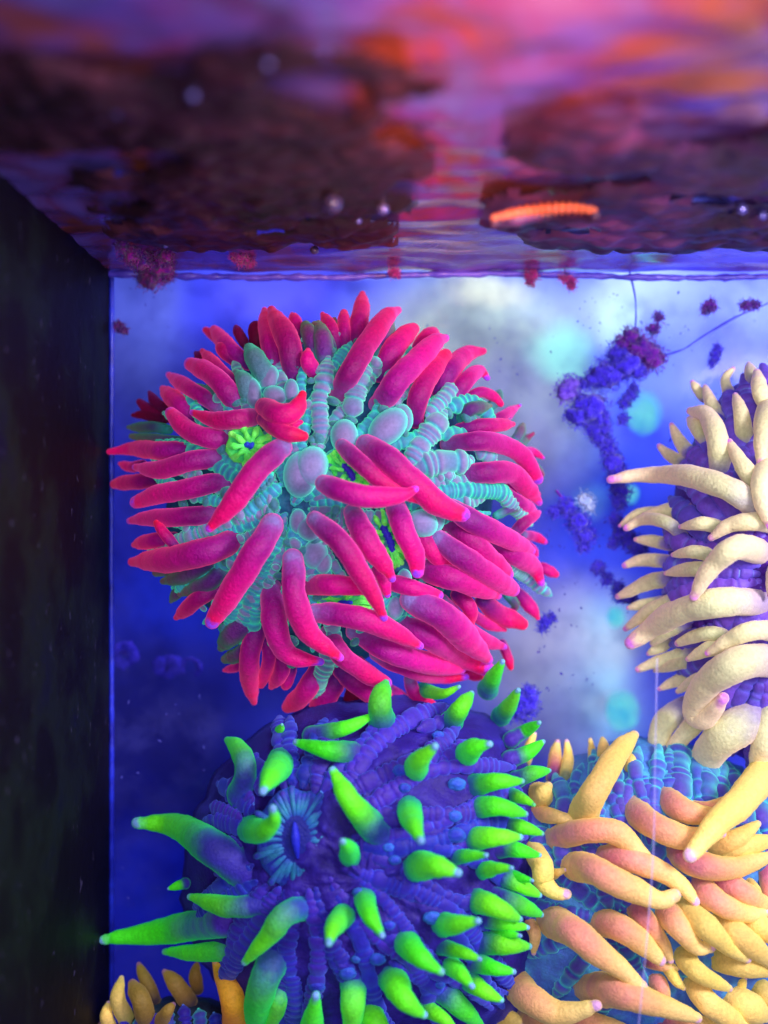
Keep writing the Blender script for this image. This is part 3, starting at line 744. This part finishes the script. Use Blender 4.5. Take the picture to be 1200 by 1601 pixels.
RED = """
0 14 p: 438,588 420,532 413,484
1 18 p: 458,592 450,535 424,484
0 13 p: 386,568 360,545 335,517
0 12 p: 372,566 352,548 340,540
0 13 p: 374,612 345,580 316,549
1 16: 374,642 350,605 325,582 297,570
0 13: 345,638 302,612 263,586
-1 15 r: 312,656 280,632 254,608
1 15: 368,688 325,686 292,672 266,645
2 15: 402,650 372,655 337,657 302,645
3 17 p: 412,636 436,648 460,640 472,616
3 14 p: 412,656 438,674 474,680
2 9 p: 440,672 458,664 470,660
1 13 p: 492,588 480,566 480,549
0 13 u: 492,560 484,525 478,508
0 15 u: 512,575 506,535 498,505
0 12 r: 528,545 516,512 504,490
0 10 p: 541,545 538,515 538,490
0 15 p: 554,545 562,500 566,460
2 17: 529,616 550,577 580,527 603,497 622,487
0 17 p: 592,582 612,550 635,525 646,516
-1 15 p: 650,560 668,530 682,520
2 19: 590,632 618,600 650,565 680,536 696,529
1 17 p: 648,656 656,618 675,580 696,555
0 15 p: 688,612 702,580 728,554 756,549
1 14: 704,626 728,596 750,582 762,592
1 8 p: 722,634 748,614 768,618 781,632
0 9 u: 765,640 776,625 781,612
1 11 u: 722,655 738,640 766,634
0 8: 765,664 785,650 806,637
-1 7: 790,655 802,640 814,633
1 11 p: 718,670 762,665 802,664
2 16: 700,694 740,689 780,692 815,712 838,748
1 16: 722,744 760,739 800,740 825,762 842,786
0 12: 785,765 810,785 835,797
-1 8 u: 800,695 812,680 818,665
-1 8 u: 800,705 818,688 834,677
-1 8: 812,712 830,705 848,714
-1 8 u: 820,728 838,735 846,742
-1 10 r: 780,770 815,760 842,772
1 9: 804,832 822,815 842,802
-1 8: 818,836 835,838 851,846
0 7 u: 775,805 800,795 820,800
3 14: 536,698 562,722 600,754 640,776 662,787
3 21: 574,696 602,716 640,748 680,786 722,804
6 16: 506,756 545,771 590,778 630,772 648,764
3 19: 552,802 572,842 598,880 611,904
3 16: 618,790 632,830 646,865 651,895
1 14: 652,816 668,852 690,880 712,895
3 17: 706,794 740,815 785,838 832,860
2 18: 700,812 738,848 770,878 790,898
1 17: 765,838 800,862 832,885 846,912
0 9: 820,850 834,862 838,870
3 20: 686,846 720,868 762,896 802,920
2 18: 657,886 700,902 742,916 779,931
1 13 p: 714,932 733,950 738,974
1 15 p: 754,938 780,962 816,976
0 9 p: 728,950 762,976 790,985
-1 11 p: 810,928 830,950 840,966
-1 9 p: 840,888 852,889 868,898
-1 8 u: 790,930 805,945 800,960
4 21: 642,938 690,962 730,1000 764,1032
2 20: 618,968 668,994 720,1026 762,1046
1 14: 690,940 735,990 788,1010
4 18: 492,958 560,966 612,986 656,1010
2 18: 556,988 608,1018 660,1036 716,1042
1 14: 588,1022 640,1046 690,1058 728,1057
0 13 p: 725,1042 740,1052 756,1060
-1 7 r: 785,1005 793,1028 798,1045
2 11: 640,1062 652,1086 680,1100
1 12: 600,1076 622,1090 644,1101
2 16: 514,990 532,1022 562,1046 602,1068
0 17 p: 532,1050 568,1076 602,1098
-1 16 r: 560,1040 590,1080 625,1100
2 14: 595,905 640,918 684,930
2 15 p: 478,916 520,913 560,918 590,925
5 18: 492,812 530,846 563,895 588,940 601,966
1 10: 582,878 598,905 605,930
4 19: 457,872 460,930 480,988 532,1028
2 19: 424,912 430,975 448,1022 500,1036
3 19: 424,820 402,862 370,910 333,972
1 14 p: 346,914 310,936 275,966
2 19 p: 378,838 325,862 265,876 207,878
3 9 p: 275,856 255,835 243,818
0 12 p: 272,842 240,846 210,852
1 15: 348,804 280,808 203,814
1 16: 366,750 300,762 212,784
1 15: 356,716 300,722 250,736 212,730
0 15 p: 312,706 255,705 210,702 171,706
-1 11 r: 245,748 212,752 178,757
-2 9 r: 225,726 205,730 186,724
-1 8 d: 262,640 245,628 234,612
-2 9 d: 270,655 235,640 220,628
-1 9 u: 262,674 235,668 200,668
-2 9 d: 258,655 230,650 208,650
-1 8 u: 300,690 250,686 205,682
4 18: 440,700 398,738 366,784 328,825
1 17 p: 404,978 388,1030 397,1096
1 15 p: 498,1040 478,1082 450,1106
0 13 r: 440,1020 440,1050 424,1074
-1 10 r: 455,1045 448,1065 444,1076
0 10 r: 412,1000 420,1030 408,1070
-1 8 p: 390,1030 375,1042 350,1048
-1 17 r: 530,1060 508,1090 490,1120
-2 15 d: 556,1060 552,1090 546,1112
0 14 u: 352,862 302,892 255,908
0 14 u: 360,878 325,912 280,930
-1 12 u: 320,850 290,880 245,895
-1 9 u: 300,905 280,925 268,940
-1 19 u: 400,960 368,985 345,1012
0 11 u: 395,1000 375,1022 352,1030
-1 9 d: 385,540 374,522 368,510
-2 15 d: 410,545 402,520 398,508
0 17 t: 430,616 408,575 390,545
0 16 t: 400,640 385,602 368,582
-1 10 t: 330,600 345,620 300,600
0 13 u: 522,560 504,520 492,508
-1 10 u: 520,505 528,530 522,498
0 13 u: 590,560 600,530 612,505
0 9 t: 500,545 495,520 486,512
-1 11 r: 470,530 462,505 456,492
-2 12 d: 348,590 322,565 306,552
-1 8 p: 352,545 335,525 322,515
"""
tentacles(root, RD, RED, 'red', 'red', seed=1, alt={'p': 'redplain', 'r': 'redplain', 'd': 'darkred', 'u': 'purple', 't': 'teal'}, rs=1.04)

# ------------------------------------------------------------------ GREEN ANEMONE
GD = Dome(570, 1375, 298, 300, 215, base=70, p=2.6, n=2.9)
root = empty('sea_anemone', P(GD.cx, GD.cy, 2))
tag(root, 'neon green tentacled anemone with deep indigo body below the red anemone', 'anemone', 'sea anemones in the tank')
GD.mesh('body', M['greenbody'], root, fold=10, seed=5, k_=.96)
gh = (463, 1312); rng = random.Random(5)
for k in range(48):
    a = 2 * math.pi * k / 48 + rng.uniform(-.03, .03); pts = []
    r0 = 78 + rng.uniform(0, 18)
    for s in range(9):
        rr = r0 + s / 8 * 430; aa = a + .10 * math.sin(rr * .014 + k * 2)
        X = gh[0] + rr * math.cos(aa); Y = gh[1] + rr * math.sin(aa)
        if GD.rho(X, Y) < .96 and Y < 1680: pts.append((X, Y))
    if len(pts) > 1:
        fold_row(root, GD, pts, rng.uniform(11, 16), rng.uniform(11, 21), M['greenrow'], seed=k * 2.3, asym=.8, flat=.5)
        if k % 2 == 0 and len(pts) > 4:     # in-between rows where the fan opens
            q = [(gh[0] + (x - gh[0]) * math.cos(.078) - (y - gh[1]) * math.sin(.078), gh[1] + (x - gh[0]) * math.sin(.078) + (y - gh[1]) * math.cos(.078)) for x, y in pts[3:]]
            q = [p for p in q if GD.rho(*p) < .97]
            if len(q) > 1: fold_row(root, GD, q, 12, rng.uniform(11, 20), M['greenrow'], seed=k * 5.1, asym=.8, flat=.5)
g = blob(root, gh[0], gh[1], GD.d(*gh) - 4, 62, 80, 12, M['greenbody'], 'mouth', lump=.1)
for k in range(44):
    t = 2 * math.pi * k / 44 + .09 * math.sin(k * 5)
    dd = GD.d(*gh) - 1
    V, F, T, Cr = tube([(gh[0] + math.cos(t) * 7, gh[1] + math.sin(t) * 24, dd + 1), (gh[0] + math.cos(t) * 30, gh[1] + math.sin(t) * 46, dd + 6), (gh[0] + math.cos(t) * (56 + 14 * math.sin(k * 2.1) * math.sin(k * .9)), gh[1] + math.sin(t) * (72 + 14 * math.sin(k * 2.1) * math.sin(k * .9)), dd - 1)],
        lambda t_, s: (2.2 + 3.4 * t_, 0), segs=9, step=4, rough=.15, seed=k)
    link('mouth_ray', V, F, M['ray'], g, {'t': T})
V, F, T, Cr = tube([(460, 1288, GD.d(*gh) + 10), (462, 1312, GD.d(*gh) + 13), (465, 1340, GD.d(*gh) + 10)], lambda t, s: (5.0 * (.6 + .8 * math.sin(math.pi * min(1, max(0, t)))), 0), segs=10, step=3, rough=.15)
link('slit', V, F, M['slit'], g, {'t': T})
for k, (x, y, r) in enumerate([(626, 1205, 13), (714, 1226, 14), (632, 1232, 10), (712, 1306, 16), (710, 1276, 12), (617, 1345, 10), (685, 1150, 10), (675, 1435, 14), (608, 1447, 10), (590, 1500, 13), (543, 1522, 14), (495, 1543, 13), (688, 1540, 8), (560, 1395, 10), (607, 1325, 9), (438, 1498, 9), (556, 1500, 8)]):
    blob(root, x, y, GD.d(x, y) + 7, r, r * .75, r * .6, M['bud'], 'bud', seed=k, lump=.15)
GREEN = """
2 20: 376,1242 384,1198 372,1170 354,1157
3 23 f: 441,1192 425,1212 409,1238
3 23 f: 392,1297 412,1299 430,1283 428,1264
1 28: 384,1362 330,1325 275,1292 213,1287
0 21: 428,1412 360,1418 297,1402
0 24: 352,1438 265,1454 160,1470
-1 18 f: 400,1478 320,1490 257,1489
2 21: 478,1416 442,1436 412,1474 382,1503
2 18: 562,1178 512,1172 463,1160
1 16: 488,1150 540,1138 582,1117
3 21: 600,1136 594,1100 604,1068
1 13 f: 660,1078 690,1084 716,1074
0 15: 762,1078 775,1052 785,1034
2 19: 704,1130 720,1106 736,1084
0 15: 782,1118 797,1100 810,1081
0 12: 798,1156 822,1142 842,1129
0 15: 796,1186 824,1176 848,1160
0 13: 805,1220 832,1208 858,1205
2 23 f: 648,1206 656,1188 680,1167
2 20 f: 728,1184 742,1170 767,1164
2 18 f: 740,1229 778,1221 816,1221
2 24: 600,1312 552,1258 532,1224 520,1204
2 21 f: 640,1262 648,1290 658,1315
2 19 f: 740,1264 782,1261 821,1273
2 19 f: 735,1312 775,1307 812,1309
2 20 f: 548,1340 544,1326 534,1315
3 24 f: 645,1354 680,1354 718,1364
0 15: 790,1290 820,1294 847,1303
0 14: 780,1328 812,1330 843,1336
1 14 f: 752,1360 772,1357 799,1356
0 12: 798,1242 818,1250 834,1258
0 15: 780,1368 812,1384 842,1401
-1 12: 792,1366 812,1372 832,1376
2 20 f: 738,1408 775,1418 812,1437
1 18: 770,1402 808,1412 846,1429
0 14: 755,1436 790,1444 823,1451
1 19: 750,1474 790,1477 826,1480
-1 12: 765,1458 790,1460 812,1464
2 19 f: 690,1443 714,1446 747,1439
2 20 f: 568,1398 578,1428 596,1462
2 19 f: 542,1426 522,1448 513,1474
3 24 f: 632,1466 652,1494 689,1520
1 17 f: 702,1506 718,1520 739,1541
1 16: 740,1506 772,1514 803,1521
1 17: 728,1530 752,1546 785,1564
3 24 f: 612,1524 630,1558 662,1587
2 24 f: 553,1532 552,1570 548,1625
2 25 f: 436,1486 414,1530 402,1580 402,1625
1 16 f: 432,1540 434,1570 420,1620
2 24 f: 482,1640 488,1600 494,1556
1 18 f: 690,1548 720,1575 755,1606
0 15 f: 660,1570 690,1590 712,1612
1 22 f: 568,1580 590,1600 612,1640
-1 9 f: 436,1142 440,1138 442,1132
-1 8 f: 290,1380 276,1384 264,1388
0 14: 690,1480 720,1490 750,1500
0 12: 712,1340 735,1338 760,1338
"""
tentacles(root, GD, GREEN, 'green', 'green', L0=86, seed=2, lvl=9, alt={'f': 'greenfull'}, lift=14, rs=.88)

# ------------------------------------------------------------------ ORANGE ANEMONE
YD = Dome(1020, 1434, 262, 284, 150, base=50, p=2.6)
root = empty('sea_anemone', P(YD.cx, YD.cy, 2))
tag(root, 'peach and yellow anemone with long overlapping tentacles at the lower right', 'anemone', 'sea anemones in the tank')
YD.mesh('body', M['orangebody'], root, fold=8, seed=9, k_=.99)
rng = random.Random(8)
for k in range(30):
    x0 = 800 + k * 15; top = 1434 - 278 * math.sqrt(max(0, 1 - ((x0 - 1020) / 262) ** 2))
    if top > 1330: top = 1330
    pts = [(x0 + 8 * math.sin(k), top + 4 + 8 * math.sin(k * 3)), (x0 + 9 * math.sin(k * 1.7), top + 50), (x0 + 8 + 10 * math.sin(k * 2), top + 105), (x0 + 20, top + 160)]
    pts = [p for p in pts if YD.rho(*p) < .985]
    if len(pts) > 1: fold_row(root, YD, pts, rng.uniform(10, 19), rng.uniform(17, 36), M['orangerow'], seed=k * 1.9)
for k in range(13):
    a = -.5 + k * .27; cx, cy = 960, 1440
    pts = [(cx + r * math.cos(a * 2), cy + r * math.sin(a * 2)) for r in (20, 60, 100, 150)]
    pts = [p for p in pts if YD.rho(*p) < .96]
    if len(pts) > 1: fold_row(root, YD, pts, 14, 20, M['orangerow'], seed=k * 3.3)
ORANGE = """
4 25 y: 905,1285 928,1242 960,1188 991,1150
3 23 y: 838,1248 848,1240 856,1230
1 16: 822,1268 868,1275 908,1283
2 21: 858,1314 915,1298 968,1304 1014,1348
2 26: 985,1260 1025,1292 1078,1310 1128,1304
1 21: 1034,1242 1068,1266 1100,1275 1135,1272
2 11: 1075,1260 1110,1260 1141,1248
6 27 y: 1215,1180 1170,1240 1120,1288 1078,1336
2 17 y: 1105,1326 1148,1312 1183,1289
1 19 y: 1115,1335 1165,1322 1212,1312
2 22: 1045,1318 1090,1350 1150,1356 1203,1338
4 27: 888,1352 930,1362 980,1386 1030,1408 1053,1400
2 21: 932,1340 985,1343 1030,1360 1065,1384 1087,1410
3 23: 1082,1376 1120,1408 1160,1425 1198,1425
2 22: 1115,1366 1160,1394 1212,1424
3 19 y: 826,1322 846,1350 850,1378 868,1394 886,1396
2 10 y: 862,1368 872,1366 885,1362
2 12: 820,1432 838,1458 836,1490
4 29 o: 858,1438 898,1458 950,1500 1004,1542
2 22: 930,1440 968,1450 1008,1478 1032,1502
1 18: 982,1412 1010,1440 1036,1475 1048,1502
3 22: 1034,1412 1060,1450 1088,1478 1112,1480
4 22 y: 1064,1412 1100,1448 1140,1480 1168,1498
4 24 y: 1118,1428 1155,1462 1208,1505
3 22 y: 1158,1425 1185,1445 1215,1475
3 21 y: 1062,1486 1090,1518 1140,1546
2 21 y: 1116,1496 1160,1510 1212,1516
3 22 y: 1078,1526 1108,1568 1166,1606
4 27 o: 915,1540 968,1553 1030,1570 1088,1592
5 27: 788,1520 828,1560 880,1584 932,1572
2 22 y: 742,1560 780,1585 820,1606
1 20: 880,1590 930,1602 980,1612
1 9: 1008,1504 1036,1512 1060,1516
1 26 y: 1135,1560 1165,1572 1195,1590
0 9 y: 1158,1545 1162,1538 1166,1532
1 18 y: 1180,1540 1200,1560 1215,1590
0 12 y: 1100,1600 1130,1596 1165,1610
0 12 y: 885,1215 886,1182 884,1160
0 12: 866,1215 868,1180 872,1160
0 8 y: 926,1198 924,1170 922,1157
0 10 y: 942,1198 944,1170 942,1156
0 10 y: 822,1190 830,1162 836,1148
0 10 y: 984,1205 986,1190 984,1178
1 16: 1190,1330 1205,1400 1190,1470
1 11 y: 1170,1380 1180,1390 1190,1410
1 14: 1020,1530 1035,1545 1040,1580
1 18: 820,1590 850,1606 900,1612
1 20: 1030,1600 1080,1606 1120,1600
2 13 y: 1040,1500 1055,1530 1068,1545
2 14 t: 612,1640 634,1575 656,1530
"""
tentacles(root, YD, ORANGE, 'orange', 'arm', seed=3, lvl=10, alt={'y': 'yellow', 'o': 'orange', 't': 'orange'}, rs=.93)

# ------------------------------------------------------------------ CREAM ANEMONE
KD = Dome(1235, 890, 205, 335, 130, base=50, p=2.4)
root = empty('sea_anemone', P(KD.cx, KD.cy, 2))
tag(root, 'cream tentacled anemone with purple body at the right edge of the picture', 'anemone', 'sea anemones in the tank')
KD.mesh('body', M['creambody'], root, fold=12, seed=14, k_=.95)
rng = random.Random(3)
for k in range(26):
    a = math.pi * (.5 + (k + .5) / 26) ; pts = []
    for s in range(6):
        rr = .25 + .72 * s / 5
        pts.append((KD.cx + KD.rx * rr * math.cos(a + .05 * math.sin(s + k)), KD.cy + KD.ry * rr * math.sin(a + .05 * math.sin(s + k))))
    fold_row(root, KD, pts, rng.uniform(13, 19), rng.uniform(26, 46), M['creamrow'], seed=k * 2.9, asym=.8)
CREAM = """
4 20: 1200,812 1150,770 1090,748 1020,742 954,750
3 18: 1130,745 1122,690 1104,648 1080,642
1 12: 1130,660 1112,632 1102,604
0 8: 1098,622 1090,610 1083,598
1 10: 1142,620 1134,594 1146,578
0 10: 1178,604 1176,588 1172,568
1 12: 1080,714 1062,690 1050,666
1 10: 1075,728 1048,712 1031,698
0 8: 1062,742 1046,736 1030,734
3 22: 1225,610 1196,660 1190,725
4 23: 1228,700 1194,755 1206,822
3 12: 1068,836 1044,816 1006,813 981,824
2 12: 1080,798 1038,798 1007,805
1 9: 1044,796 998,803 970,822
1 11: 1046,852 1018,846 994,844
1 11: 1050,878 1005,877 977,886
2 14: 1055,905 1012,912 967,933
1 10: 1040,940 1010,944 982,951
7 23: 1190,866 1152,856 1116,882 1084,932
4 22: 1200,942 1132,940 1072,954 1022,980 986,1006
3 15: 1078,930 1022,954 977,982
3 13: 1074,972 1042,988 1020,1006
2 11: 1040,1004 1028,1012 1014,1020
2 12: 1096,1012 1042,1030 998,1046
1 10: 1096,1032 1060,1038 1024,1050
1 12: 1094,1056 1056,1064 1030,1077
5 25: 1220,1036 1160,1036 1106,1068 1086,1108 1102,1124 1130,1092
4 16: 1118,1104 1086,1130 1060,1160 1038,1192
2 18: 1070,1104 1036,1136 1030,1180 1058,1226
3 29: 1196,1112 1136,1146 1094,1200 1088,1244 1106,1258
2 24: 1225,1090 1200,1150 1180,1200
1 10: 1066,1226 1062,1206 1056,1188
1 14: 1130,1230 1150,1252 1165,1268
2 18: 1225,880 1212,905 1205,930
2 12: 1128,872 1088,862 1052,868
1 12: 1110,700 1092,672 1078,655
2 14: 1165,700 1160,650 1150,618
3 17: 1212,780 1170,740 1140,690
1 12: 1130,900 1092,890 1040,896
2 13: 1150,1000 1110,990 1060,1005
2 13: 1170,1020 1120,1012 1075,1030
1 12: 1140,1090 1100,1060 1060,1082
4 16: 1222,990 1180,985 1140,1000 1105,1020
3 14: 1210,650 1190,615 1182,580
2 12: 1140,830 1100,818 1064,824
3 15: 1220,820 1180,815 1140,822 1110,840
"""
tentacles(root, KD, CREAM, 'cream', 'arm', seed=4, lvl=10)

# ------------------------------------------------------------------ OCHRE ANEMONE, bottom left
OD = Dome(290, 1640, 140, 95, 60, base=60)
root = empty('sea_anemone', P(OD.cx, OD.cy, 2))
tag(root, 'dull ochre anemone with one bright tangerine tentacle in the bottom left corner', 'anemone', 'sea anemones in the tank')
OD.mesh('body', M['dullbody'], root, fold=10, seed=21, nr=20, na=70)
for k in range(9):
    x = 190 + k * 24
    fold_row(root, OD, [(x, 1572 + abs(k - 4) * 6), (x + 3, 1600), (x + 6, 1640)], 11, 15, M['orangerow' if k % 2 else 'greenrow'], seed=k)
tentacles(root, OD, """
8 21 t: 372,1630 364,1565 346,1522 338,1488
3 14: 296,1568 274,1538 256,1519
2 12: 240,1562 229,1534 217,1508
3 15: 232,1600 220,1564 207,1539
4 14 y: 198,1596 184,1562 190,1530
3 11 y: 172,1612 166,1588 169,1568
2 11: 308,1546 303,1525 306,1508
1 10: 160,1620 158,1608 160,1600
2 12: 250,1600 262,1580 270,1570
""", 'dull', 'arm', seed=5, alt={'t': 'tang', 'y': 'yellow'})
